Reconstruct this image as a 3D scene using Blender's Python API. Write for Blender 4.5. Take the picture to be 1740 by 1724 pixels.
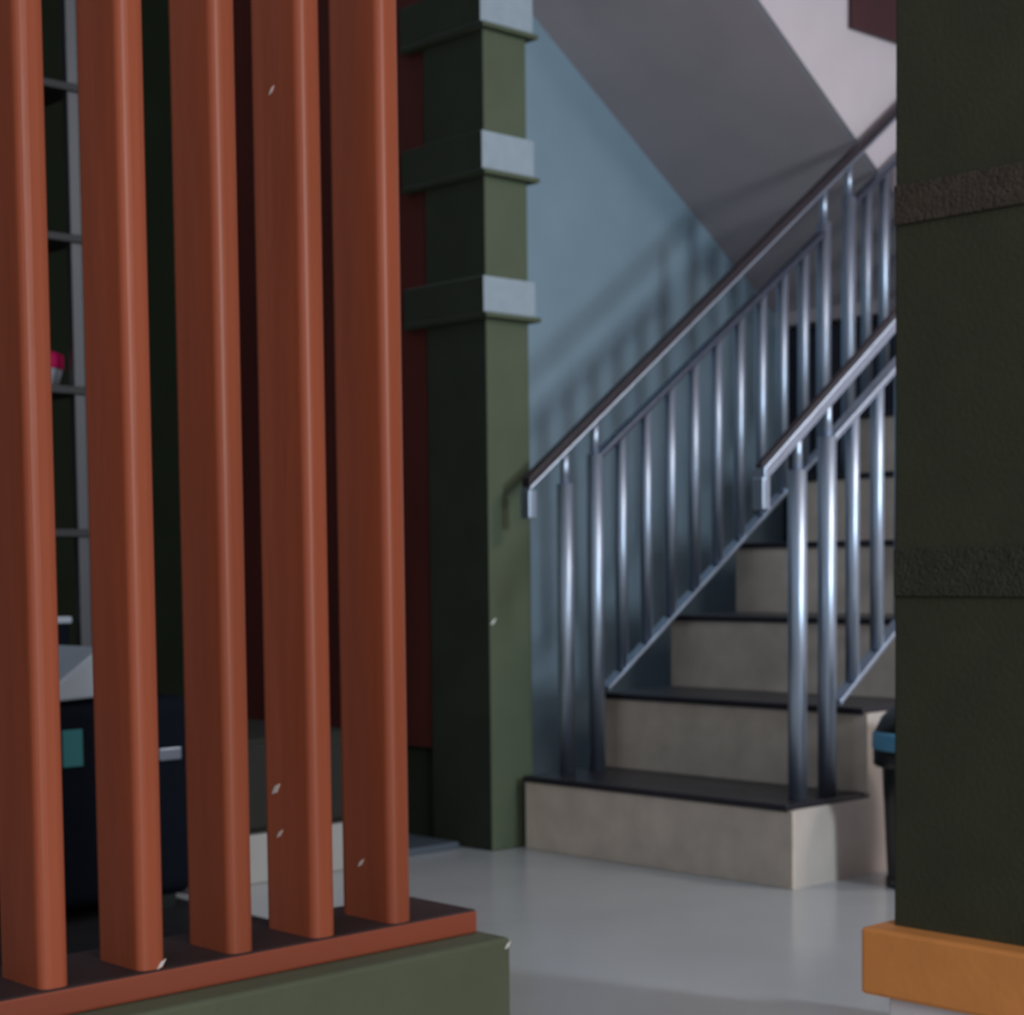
import bpy, bmesh, math, random
from mathutils import Vector, Matrix
random.seed(4)
S = bpy.context.scene
C = S.collection
for o in list(bpy.data.objects): bpy.data.objects.remove(o)

# ------------------------------------------------------------------ camera
cd = bpy.data.cameras.new('camera'); cam = bpy.data.objects.new('camera', cd); C.objects.link(cam)
Fv = Vector((-0.72689574, 0.68415895, -0.05957444)); Rv = Vector((0.68581976, 0.7276853, -0.01119683))
Uv = Vector((-0.03569104, 0.04899626, 0.99816107))
m = Matrix((Rv, Uv, -Fv)).transposed().to_4x4(); m.translation = Vector((2.3895, -3.0903, 0.7181))
cam.matrix_world = m
cd.sensor_fit = 'HORIZONTAL'; cd.sensor_width = 36; cd.lens = 3004.54 / 1740 * 36
cd.shift_y = (1141.19 - 862) / 1740
cd.clip_start = .05
cd.dof.use_dof = True; cd.dof.focus_distance = 1.25; cd.dof.aperture_fstop = 13
S.camera = cam

# ------------------------------------------------------------------ world, light, exposure
w = bpy.data.worlds.new('world'); S.world = w; w.use_nodes = True
bg = w.node_tree.nodes['Background']; bg.inputs[0].default_value = (.62, .72, .85, 1); bg.inputs[1].default_value = .36
S.view_settings.view_transform = 'Standard'; S.view_settings.look = 'None'
S.view_settings.exposure = .45; S.view_settings.gamma = 1; S.view_settings.use_curve_mapping = False

def area(name, loc, target, sx, sy, power, col):
    l = bpy.data.lights.new(name, 'AREA'); l.shape = 'RECTANGLE'; l.size = sx; l.size_y = sy
    l.energy = power; l.color = col
    o = bpy.data.objects.new(name, l); C.objects.link(o); o.location = loc
    o.rotation_euler = (Vector(target) - Vector(loc)).to_track_quat('-Z', 'Y').to_euler()
    return o
# daylight through the small window of the right-hand wall of the stair hall
area('window_daylight', (3.72, 0.02, 2.05), (-1.6, 1.5, 1.6), .32, .55, 56, (.72, .88, 1))
# open front of the porch to the right of the camera: broad daylight
area('porch_daylight', (5.2, -3.0, 1.9), (.4, -1.9, .8), 2.6, 2.2, 60, (1, .95, .9))
# unseen fill lamp added above the stair hall to lift its light
area('hall_fill_light', (1.9, .9, 2.85), (1.9, .9, 0), .5, .5, 26, (1, .92, .86))

# ------------------------------------------------------------------ materials
def mat(name, col, rough=.6, metal=0, var=.0, scale=8, bump=0, bscale=60, stretch=(1, 1, 1), spec=.5, coat=0):
    mt = bpy.data.materials.new(name); mt.use_nodes = True
    nt = mt.node_tree; b = nt.nodes['Principled BSDF']
    b.inputs['Base Color'].default_value = (*col, 1); b.inputs['Roughness'].default_value = rough
    b.inputs['Metallic'].default_value = metal; b.inputs['Specular IOR Level'].default_value = spec
    b.inputs['Coat Weight'].default_value = coat
    tc = nt.nodes.new('ShaderNodeTexCoord'); mp = nt.nodes.new('ShaderNodeMapping')
    mp.inputs['Scale'].default_value = stretch
    nt.links.new(tc.outputs['Object'], mp.inputs[0])
    if var:
        n = nt.nodes.new('ShaderNodeTexNoise'); n.inputs['Scale'].default_value = scale; n.inputs['Detail'].default_value = 5
        nt.links.new(mp.outputs[0], n.inputs['Vector'])
        r = nt.nodes.new('ShaderNodeValToRGB')
        r.color_ramp.elements[0].position = .3; r.color_ramp.elements[1].position = .7
        r.color_ramp.elements[0].color = (*[c * (1 - var) for c in col], 1)
        r.color_ramp.elements[1].color = (*[min(1, c * (1 + var)) for c in col], 1)
        nt.links.new(n.outputs[0], r.inputs[0]); nt.links.new(r.outputs[0], b.inputs['Base Color'])
    if bump:
        n2 = nt.nodes.new('ShaderNodeTexNoise'); n2.inputs['Scale'].default_value = bscale; n2.inputs['Detail'].default_value = 4
        nt.links.new(mp.outputs[0], n2.inputs['Vector'])
        bp_ = nt.nodes.new('ShaderNodeBump'); bp_.inputs['Strength'].default_value = bump; bp_.inputs['Distance'].default_value = .01
        nt.links.new(n2.outputs[0], bp_.inputs['Height']); nt.links.new(bp_.outputs[0], b.inputs['Normal'])
    return mt
M = dict(
    slat=mat('painted_slat_wood', (.47, .112, .050), .40, var=.16, scale=5, bump=.15, bscale=25, stretch=(1, 1, .15), spec=.5),
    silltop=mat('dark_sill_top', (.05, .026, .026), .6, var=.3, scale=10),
    sill=mat('painted_sill_wood', (.40, .095, .05), .5, var=.12, scale=6, bump=.1, bscale=30, stretch=(1, .2, 1)),
    glint=mat('glint_white', (1, .95, .9), .3),
    olive=mat('olive_paint', (.135, .155, .095), .8, var=.06, scale=10, bump=.12, bscale=90),
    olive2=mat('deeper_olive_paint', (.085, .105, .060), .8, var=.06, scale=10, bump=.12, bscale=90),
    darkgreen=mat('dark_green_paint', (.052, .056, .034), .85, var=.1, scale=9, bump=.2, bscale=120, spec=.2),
    pillar_dark=mat('deep_green', (.042, .050, .034), .85, var=.1, scale=9, bump=.2, bscale=120, spec=.15),
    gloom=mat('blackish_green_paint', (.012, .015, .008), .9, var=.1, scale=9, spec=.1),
    mat_=mat('dark_floor_mat', (.018, .018, .020), .9, var=.2, scale=200, bump=.3, bscale=300, spec=.1),
    band_brown=mat('rough_brown_band', (.075, .06, .045), .9, var=.18, scale=60, bump=.8, bscale=160, spec=.2),
    band_dim=mat('rough_grey_band', (.05, .052, .038), .9, var=.18, scale=60, bump=.8, bscale=160, spec=.2),
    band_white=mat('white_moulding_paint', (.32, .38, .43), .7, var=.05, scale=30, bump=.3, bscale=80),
    orange=mat('orange_paint', (.88, .33, .085), .6, var=.06, scale=12, bump=.1),
    floor=mat('polished_floor_tile', (.40, .40, .405), .2, var=.06, scale=3, bump=.02, bscale=6, spec=.5),
    blue=mat('pale_blue_wall', (.31, .42, .50), .85, var=.05, scale=5, bump=.1, bscale=60),
    soffit=mat('soffit_plaster', (.74, .60, .60), .9, var=.05, scale=4, bump=.1),
    white=mat('white_plaster', (.74, .64, .66), .85, var=.03, bump=.08),
    riser=mat('beige_riser_tile', (.70, .585, .48), .3, var=.1, scale=14, bump=.03, bscale=30),
    side=mat('beige_stair_side', (.62, .54, .475), .45, var=.07, scale=8),
    tread=mat('dark_granite_tread', (.022, .020, .026), .35, var=.4, scale=150),
    steel=mat('stainless_steel', (.52, .60, .72), .44, 1, var=.06, scale=20, stretch=(1, 1, .2)),
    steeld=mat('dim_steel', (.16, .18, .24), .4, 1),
    cap=mat('dark_wood_cap', (.030, .020, .026), .45, var=.2, scale=20),
    door=mat('dark_door_wood', (.035, .032, .052), .5, var=.2, scale=9, stretch=(1, 1, .2)),
    redboard=mat('dark_red_board', (.10, .022, .018), .5, var=.15, scale=9, stretch=(1, 1, .2)),
    maroon=mat('maroon_panel', (.065, .018, .021), .5, var=.15, scale=9),
    black=mat('black_plastic', (.008, .010, .011), .35, var=.2, scale=20),
    bluep=mat('blue_plastic', (.10, .30, .46), .4),
    teal=mat('teal_fabric', (.02, .16, .17), .7),
    navy=mat('navy_fabric', (.002, .0035, .008), .8, var=.2, scale=60, bump=.2, spec=.12),
    rack=mat('grey_rack_steel', (.075, .075, .08), .45, .5),
    shelf=mat('dark_shelf_board', (.015, .013, .014), .6),
    magenta=mat('magenta_plastic', (.50, .006, .085), .4),
    whitep=mat('white_plastic', (.34, .38, .43), .5, var=.05),
    whitebase=mat('white_base_tile', (.85, .82, .84), .4, var=.04),
    greytile=mat('bluish_floor_slab', (.085, .10, .125), .4),
    tile=mat('white_plinth_tile', (.36, .34, .32), .35, var=.04),
    cabinet=mat('dark_brown_cabinet', (.010, .009, .006), .8, var=.2, scale=8, stretch=(1, 1, .2)),
    chrome=mat('latch_metal', (.22, .25, .30), .35, .9),
    frost=mat('lamp_diffuser', (.9, .88, .84), .5),
)
# ------------------------------------------------------------------ helpers
def obj(name, bm, m, parent=None, bevel=0, seg=2, smooth=False):
    me = bpy.data.meshes.new(name)
    bmesh.ops.recalc_face_normals(bm, faces=bm.faces)
    bm.to_mesh(me); bm.free()
    o = bpy.data.objects.new(name, me); C.objects.link(o)
    for x in (m if isinstance(m, (list, tuple)) else [m]): me.materials.append(x)
    if parent: o.parent = parent
    if smooth:
        for p in me.polygons: p.use_smooth = True
    if bevel:
        b = o.modifiers.new('bevel', 'BEVEL'); b.width = bevel; b.segments = seg; b.limit_method = 'ANGLE'
    return o
def box(bm, x0, x1, y0, y1, z0, z1):
    v = [bm.verts.new((x, y, z)) for z in (z0, z1) for y in (y0, y1) for x in (x0, x1)]
    for f in ((0, 1, 3, 2), (4, 6, 7, 5), (0, 4, 5, 1), (2, 3, 7, 6), (0, 2, 6, 4), (1, 5, 7, 3)):
        bm.faces.new([v[i] for i in f])
    return v
def B(*a):
    bm = bmesh.new(); box(bm, *a); return bm
def mk(name, m, parent, *a, bevel=0, seg=2):
    return obj(name, B(*a), m, parent, bevel, seg)
def tube_bm(bm, a, b, r, n=16, r2=None):
    a = Vector(a); b = Vector(b); d = (b - a).normalized()
    u = d.orthogonal().normalized(); v = d.cross(u); r2 = r if r2 is None else r2
    A = [bm.verts.new(a + (u * math.cos(t) + v * math.sin(t)) * r) for t in [2 * math.pi * i / n for i in range(n)]]
    D = [bm.verts.new(b + (u * math.cos(t) + v * math.sin(t)) * r2) for t in [2 * math.pi * i / n for i in range(n)]]
    for i in range(n): bm.faces.new((A[i], A[(i + 1) % n], D[(i + 1) % n], D[i]))
    bm.faces.new(A[::-1]); bm.faces.new(D)
def tube(name, m, parent, a, b, r, n=16):
    bm = bmesh.new(); tube_bm(bm, a, b, r, n); o = obj(name, bm, m, parent)
    for p in o.data.polygons: p.use_smooth = len(p.vertices) == 4
    return o
def lathe(name, m, parent, prof, n=28, loc=(0, 0, 0)):
    bm = bmesh.new(); rings = []
    for r, z in prof:
        rings.append([bm.verts.new((loc[0] + r * math.cos(2 * math.pi * i / n), loc[1] + r * math.sin(2 * math.pi * i / n), loc[2] + z)) for i in range(n)])
    for a, b in zip(rings, rings[1:]):
        for i in range(n): bm.faces.new((a[i], a[(i + 1) % n], b[(i + 1) % n], b[i]))
    bm.faces.new(rings[0][::-1]); bm.faces.new(rings[-1])
    o = obj(name, bm, m, parent)
    for p in o.data.polygons: p.use_smooth = len(p.vertices) == 4
    return o
def prism_yz(name, m, parent, pts, x0, x1, bevel=0):
    bm = bmesh.new()
    a = [bm.verts.new((x0, y, z)) for y, z in pts]; b = [bm.verts.new((x1, y, z)) for y, z in pts]
    n = len(pts)
    for i in range(n): bm.faces.new((a[i], a[(i + 1) % n], b[(i + 1) % n], b[i]))
    bm.faces.new(a[::-1]); bm.faces.new(b)
    return obj(name, bm, m, parent, bevel)
def tag(o, label, cat, group=None):
    o['label'] = label; o['category'] = cat
    if group: o['group'] = group
    return o
def struct(o): o['kind'] = 'structure'; return o
def empty(name, loc=(0, 0, 0)):
    o = bpy.data.objects.new(name, None); C.objects.link(o); o.location = loc; o.empty_display_size = .1; return o
def at(o, parent):   # keep world coordinates of a part under a moved empty
    o.parent = parent; o.matrix_parent_inverse = Matrix.Translation(parent.location).inverted(); return o
def by_side(o, names):   # first, darker material on faces looking to -Y, second elsewhere
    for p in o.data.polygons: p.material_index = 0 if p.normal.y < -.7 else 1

# ------------------------------------------------------------------ setting
struct(mk('floor', M['floor'], None, -2.2, 6.5, -5.5, 3.6, -.1, 0))
struct(mk('ceiling', M['white'], None, -2.2, 3.75, -.75, 3.6, 3.0, 3.1))
struct(mk('wall_stair', M['blue'], None, -1.75, -1.6, .055, 3.4, 0, 3.0))
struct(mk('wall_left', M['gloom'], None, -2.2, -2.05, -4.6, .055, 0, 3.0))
struct(mk('wall_back', M['white'], None, -1.6, 3.6, 3.3, 3.45, 0, 3.0))
# right wall of the stair hall with a window opening
wr = bmesh.new()
box(wr, 3.6, 3.75, -.75, 3.45, 0, 1.5); box(wr, 3.6, 3.75, -.75, 3.45, 2.6, 3.0)
box(wr, 3.6, 3.75, -.75, -.35, 1.5, 2.6); box(wr, 3.6, 3.75, .40, 3.45, 1.5, 2.6)
struct(obj('wall_east', wr, M['white']))
wn = bmesh.new()
box(wn, 3.6, 3.66, -.35, -.31, 1.5, 2.6); box(wn, 3.6, 3.66, .36, .40, 1.5, 2.6)
box(wn, 3.6, 3.66, -.31, .36, 1.5, 1.54); box(wn, 3.6, 3.66, -.31, .36, 2.56, 2.6)
struct(obj('window_1', wn, M['whitep']))

# right wall in front: dark green, rough bands, orange plinth, white tile base
wf = struct(mk('wall_right', M['darkgreen'], None, .883, 3.75, -.90, -.75, .17, 3.0, bevel=.004))
b1 = mk('band', M['band_brown'], wf, .885, 3.75, -.906, -.90, 1.2035, 1.2604, bevel=.002)
b2 = mk('band', M['band_dim'], wf, .885, 3.75, -.906, -.90, .668, .7375, bevel=.002)
struct(mk('trim_1', M['orange'], None, .854, 3.75, -.943, -.72, .08, .1801, bevel=.006))
struct(mk('baseboard_right', M['whitebase'], None, .892, 3.75, -.925, -.735, 0, .08, bevel=.003))

# middle pillar between the screen and the stair
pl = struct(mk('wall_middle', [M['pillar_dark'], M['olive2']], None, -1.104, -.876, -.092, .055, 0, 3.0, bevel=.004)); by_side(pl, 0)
def band(z0, z1):
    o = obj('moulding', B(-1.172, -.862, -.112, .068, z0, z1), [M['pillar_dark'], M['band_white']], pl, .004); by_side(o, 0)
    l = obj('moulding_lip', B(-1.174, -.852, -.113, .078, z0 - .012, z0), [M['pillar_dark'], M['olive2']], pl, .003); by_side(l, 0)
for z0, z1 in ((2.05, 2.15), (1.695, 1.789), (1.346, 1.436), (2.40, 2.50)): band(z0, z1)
pr = struct(mk('wall_recess', M['pillar_dark'], None, -2.05, -1.104, -.05, .055, 0, 3.0))
for i in range(4):
    x1 = -1.107 - .225 * i
    mk('board', M['redboard'], pr, x1 - .222, x1, -.082, -.05, .245, 2.9, bevel=.003)
struct(mk('trim_2', M['greytile'], None, -1.40, -.97, -.34, -.12, 0, .018, bevel=.003))

# low green wall that carries the slat screen
wfl = struct(mk('wall_front', M['olive'], None, .27, .555, -4.4, -1.372, 0, .187, bevel=.006))

# ------------------------------------------------------------------ slat screen
scr = empty('slat_screen', (.42, -2.0, .187))
tag(scr, 'orange-red painted wooden screen of upright slats on the low green wall', 'screen')
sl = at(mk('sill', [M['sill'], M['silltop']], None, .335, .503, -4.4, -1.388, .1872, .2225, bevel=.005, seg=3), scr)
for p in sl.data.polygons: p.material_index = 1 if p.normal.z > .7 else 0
Y5, sp = -1.5063, .1339
slats = []
for k in range(9):
    y1 = Y5 - k * sp
    bm = B((.381, .384, .392, .391)[k] if k < 4 else .388, .4985, y1 - .0385, y1, .190, 2.6)
    o = at(obj('slat', bm, M['slat'], None, .013, 5), scr); slats.append(o)
# glints painted as pale flecks on three slats, the pillar and the low wall
def glint(par, p, n, L, wd):
    bm = bmesh.new(); a = Vector(p)
    u = Vector((.75, 0, .66)) if n == 'y' else Vector((0, .75, .66))
    nrm = Vector((0, -1, 0)) if n == 'y' else Vector((1, 0, 0)); v = u.cross(nrm)
    for s, h in ((0, 0), (1, .0015)):
        pass
    L *= 1.25; wd *= 1.5
    pts = [a - u * L, a - u * L * .2 + v * wd, a + u * L, a + u * L * .1 - v * wd]
    lo = [bm.verts.new(q) for q in pts]; hi = [bm.verts.new(q + nrm * .0015) for q in pts]
    for i in range(4): bm.faces.new((lo[i], lo[(i + 1) % 4], hi[(i + 1) % 4], hi[i]))
    bm.faces.new(lo[::-1]); bm.faces.new(hi)
    o = obj('painted_glint', bm, M['glint'], None); o['label'] = 'bright glint painted as a pale fleck'
    o.parent = par; o.matrix_parent_inverse = Matrix.Translation(scr.location).inverted() if False else Matrix()
    return o
ys4 = Y5 - sp - .0385; ys5 = Y5 - .0385
for (par, p, L, wd) in ((slats[1], (.417, ys4, .418), .0095, .0028), (slats[1], (.424, ys4, .357), .0075, .0016),
                        (slats[1], (.437, ys4, 1.352), .006, .0012), (slats[0], (.431, ys5, .301), .0075, .0016)):
    glint(par, p, 'y', L, wd)
glint(slats[3], (.4985, -1.917, .228), 'x', .007, .0016)

glint(pl, (-.8755, -.080, .580), 'x', .010, .002)
glint(wfl, (.5555, -1.379, .176), 'x', .006, .0016)

# ------------------------------------------------------------------ staircase
T, R1, RR, N = .28, .1868, .1967, 9
ztop = [R1 + RR * i for i in range(N)]
st = empty('staircase', (-.42, 1.1, 0)); tag(st, 'beige tiled staircase with dark granite treads rising behind the green pillar', 'staircase')
pts = [(.012, 0)]
for i in range(N): pts += [(.012 + T * i, ztop[i] - .0125), (.012 + T * (i + 1), ztop[i] - .0125)]
pts += [(.012 + T * N, 0)]
at(prism_yz('side_body', M['side'], None, pts, -.848, -.002), st)
for i in range(N):
    zb = 0 if i == 0 else ztop[i - 1]
    at(mk('riser', M['riser'], None, -.85, -.001 if i else 0, T * i + .0, T * i + .011, zb, ztop[i] - .0135, bevel=.0015), st)
    y1 = T * (i + 1) + (.0 if i < N - 1 else .02)
    at(mk('tread', M['tread'], None, -.852, -.010, T * i - .007, y1 - .0005, ztop[i] - .016, ztop[i], bevel=.003), st)
# upper landing and second flight
ld = struct(mk('landing', M['soffit'], None, -1.6, 0, 2.535, 3.3, ztop[-1] - .2, ztop[-1]))
zl = ztop[-1]
up = empty('upper_staircase', (-1.2, 1.2, 1.6)); tag(up, 'upper stair flight seen from below with its sloping grey underside', 'staircase')
def soff(y): return 2.309 - .68 * (y - .934)
prof = [(1.97, soff(1.97)), (-.40, soff(-.40)), (-.40, soff(-.40) + .14)]
yy = -.40
tops = []
y0, z0 = 2.24, zl
# stepped top surface rising toward -Y
k = 0; steps = []
while y0 - T * k > -.40:
    steps.append((y0 - T * k, z0 + RR * (k + 1))); k += 1
prof = [(1.97, soff(1.97)), (-.45, soff(-.45)), (-.45, 2.999)]
prof2 = []
for (y, z) in steps[::-1]:
    if z < 2.99: prof2 += [(y - T, z), (y, z)]
prof = [(1.97, soff(1.97)), (prof2[0][0], soff(prof2[0][0]))] + prof2 + [(2.24, zl), (2.535, zl), (2.535, zl - .2), (1.97, zl - .2)]
at(prism_yz('flight_slab', M['soffit'], None, prof, -1.6, -.86), up)
# solid white parapet along the open edge of the upper flight
par = [(1.97, soff(1.97) - .0), (-.05, soff(-.05)), (-.05, 2.999), (2.535, 2.999), (2.535, zl - .2), (1.97, zl - .2)]
at(prism_yz('parapet', M['white'], None, par, -.86, -.835), up)
at(mk('edge_trim', M['side'], None, -.8352, -.829, 1.352, 1.358, 2.309, 2.30901), up) if False else None
pn = tag(mk('wall_panel', M['maroon'], None, -.834, -.812, 1.352, 1.80, 2.312, 2.95, bevel=.004), 'dark maroon panel high on the white stair parapet', 'panel')
# dark door under the landing
struct(mk('wall_under_landing', M['door'], None, -1.6, -.86, 2.02, 2.08, 0, zl - .21))
dr = struct(mk('door_1', M['door'], None, -1.52, -.90, 1.985, 2.02, .01, 1.50, bevel=.004))
tube('door_handle', M['chrome'], dr, (-.97, 1.985, .78), (-.97, 1.93, .78), .012)

# ------------------------------------------------------------------ railings
SL = .74
def H(y): return .940 + SL * y
def MD(y): return .845 + .715 * y
def BT(y): return .230 + .705 * y
def bar(name, m, par, x, y0, y1, f, dz, hw, hh):
    bm = bmesh.new(); v = []
    for y in (y0, y1):
        z = f(y) + dz
        v.append([bm.verts.new((x + a * hw, y, z + b * hh)) for a, b in ((-1, -1), (1, -1), (1, 1), (-1, 1))])
    for i in range(4): bm.faces.new((v[0][i], v[0][(i + 1) % 4], v[1][(i + 1) % 4], v[1][i]))
    bm.faces.new(v[0][::-1]); bm.faces.new(v[1])
    return at(obj(name, bm, m, None, .003), par)
def railing(x, label, hs, hc):
    r = empty('stair_railing', (x, .1, R1)); tag(r, label, 'railing', None)
    yt = 2.30
    bar('handrail', M['steel'], r, x, -.042, yt, H, 0, .018, hs)
    bar('handrail_cap', M['cap'], r, x, -.042, yt, H, hs + hc - .0003, .0155 if hs < .01 else .010, hc)
    at(mk('handrail_return', M['steel'], None, x - .016, x + .016, -.046, -.020, H(-.04) - .075, H(-.04) - .005, bevel=.003), r)
    groups = [(.095, .205), (1.176, 1.298), (2.20, 2.30)]
    def tread(y): return ztop[min(N - 1, int(max(0, y) / T))]
    for gi, (a, b) in enumerate(groups):
        for j, y in enumerate((a, b)):
            top = (H(y) - .085) if j == 0 else MD(y) + .012
            if gi: top = H(y) - .10
            p = at(tube('newel_post', M['steel'], None, (x, y, tread(y)), (x, y, top), .0215, 20), r)
            n_ = tube('post_neck', M['steel'], None, (x, y, top), (x, y, H(y) - .008), .0115); at(n_, p); n_.matrix_parent_inverse = Matrix()
            n_.matrix_parent_inverse = Matrix()
    for (a, b) in ((.205, 1.176), (1.298, 2.20)):
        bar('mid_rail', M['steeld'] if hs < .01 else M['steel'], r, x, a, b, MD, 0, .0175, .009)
        bar('bottom_rail', M['steel'], r, x, a + .03, b, BT, 0, .0175, .007)
        n = round((b - a) / .0925)
        for i in range(1, n):
            y = a + (b - a) * i / n
            at(tube('baluster', M['steel'], None, (x, y, BT(y)), (x, y, MD(y)), .0165, 16), r)
    return r
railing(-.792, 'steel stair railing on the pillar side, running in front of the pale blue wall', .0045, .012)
railing(-.059, 'steel stair railing on the open side, cut off by the dark right-hand wall', .0165, .004)

# ------------------------------------------------------------------ bin beside the stairs
bn = empty('waste_bin', (.185, .25, 0)); tag(bn, 'black domed bin with a blue band standing beside the stair', 'bin')
lathe('body', M['black'], bn, [(.088, 0), (.090, .004), (.103, .27), (.103, .275)])
lathe('lid', M['black'], bn, [(.118, .268), (.122, .272), (.122, .30), (.119, .345), (.105, .375), (.080, .400), (.045, .415), (.01, .420)])
lathe('blue_band', M['bluep'], bn, [(.1235, .306), (.125, .309), (.1235, .342), (.121, .345)])['label'] = 'blue plastic band'
lathe('foot_ring', M['black'], bn, [(.093, 0), (.095, .002), (.095, .018), (.092, .02)])

# ------------------------------------------------------------------ things behind the screen
cb = empty('cabinet', (-1.2, -.7, 0)); tag(cb, 'low dark cabinet on a white plinth, glimpsed between the slats left of the pillar', 'cabinet')
at(mk('plinth', M['tile'], None, -1.55, -.93, -.95, -.45, 0, .113, bevel=.004), cb)
at(mk('body', M['cabinet'], None, -1.55, -.95, -.95, -.45, .113, .33, bevel=.004), cb)
for i in range(2):
    d_ = at(mk('drawer', M['cabinet'], None, -.95, -.936, -.945 + .246 * i, -.702 + .246 * i, .125, .32, bevel=.004), cb)
    k_ = tube('knob', M['rack'], None, (-.936, -.82 + .246 * i, .26), (-.92, -.82 + .246 * i, .26), .008); k_.parent = d_

tag(mk('floor_mat', M['mat_'], None, -1.75, -.25, -2.7, -1.0, .0, .003), 'dark mat on the floor under the suitcase and rack behind the slats', 'mat')
rk = empty('shelf_rack', (-1.35, -1.3, 0)); tag(rk, 'grey metal shelf rack behind the leftmost gap of the slat screen', 'shelf')
for x in (-1.21, -1.54):
    for y in (-1.040, -1.60):
        at(mk('post', M['rack'], None, x - .012, x + .012, y - .014, y + .014, 0, 2.25, bevel=.002), rk)
for z in (.475, .795, 1.115, 1.452, 1.785, 2.10):
    at(mk('shelf', M['shelf'], None, -1.56, -1.19, -1.62, -1.022, z, z + .018, bevel=.002), rk)
tb = empty('tub', (-1.335, -1.105, 1.133)); tag(tb, 'white plastic tub with a magenta lid on the grey rack', 'tub')
lathe('body', M['whitep'], tb, [(.072, 0), (.085, .042), (.085, .045)]); lathe('lid', M['magenta'], tb, [(.088, .045), (.089, .047), (.089, .078), (.08, .083)])['label'] = 'magenta lid'
def boxthing(name, x0, x1, y0, y1, z0, z1, m, label, cat, lidm=None):
    e = empty(name, ((x0 + x1) / 2, (y0 + y1) / 2, z0)); tag(e, label, cat)
    at(mk('body', m, None, x0, x1, y0, y1, z0, z1, bevel=.006), e)
    at(mk('lid', lidm or m, None, x0 - .005, x1 + .005, y0 - .005, y1 + .005, z1, z1 + .016, bevel=.004), e)
    return e
boxthing('storage_box', -1.50, -1.22, -1.50, -1.07, .493, .60, M['navy'], 'navy box with a pale blue lid on the lowest rack shelf', 'box', M['whitep'])
boxthing('file_box', -1.5, -1.24, -1.50, -1.10, .813, 1.02, M['shelf'], 'black box on the second shelf of the rack', 'box')
boxthing('file_box', -1.5, -1.24, -1.50, -1.10, 1.47, 1.68, M['black'], 'black box on the rack shelf above the magenta-lidded tub', 'box')
# black suitcase with grey handle, white sheet lying over its end
sc = empty('suitcase', (-.9, -1.25, 0)); tag(sc, 'black suitcase with a grey latch and teal tag, low behind the slat screen', 'suitcase')
at(mk('shell', M['navy'], None, -1.0, -.80, -1.50, -1.02, .03, .455, bevel=.03, seg=4), sc)
for y in (-1.44, -1.08):
    for x in (-.97, -.83): at(tube('wheel', M['black'], None, (x - .01, y, .0225), (x + .01, y, .0225), .0225), sc)
at(mk('latch', M['chrome'], None, -.80, -.79, -1.11, -1.055, .320, .347, bevel=.003), sc)['label'] = 'grey metal latch'
at(mk('tag', M['teal'], None, -.80, -.795, -1.33, -1.285, .325, .40, bevel=.001), sc)['label'] = 'teal tag'
sheet = prism_yz('folded_towel', M['whitep'], None, [(-1.36, .456), (-1.23, .462), (-1.20, .545), (-1.235, .565), (-1.34, .492)], -1.0, -.80, .006)
tag(sheet, 'white folded towel lying on the black suitcase', 'towel')

# housing of the added fill lamp, out of view on the hall ceiling
lp = empty('added_fill_lamp', (1.9, .9, 3.0)); tag(lp, 'square white fill lamp added out of view above the stair hall', 'lamp')
mk('housing', M['whitep'], lp, -.3, .3, -.3, .3, -.05, 0, bevel=.005)
mk('diffuser', M['frost'], lp, -.26, .26, -.26, .26, -.065, -.05, bevel=.004)
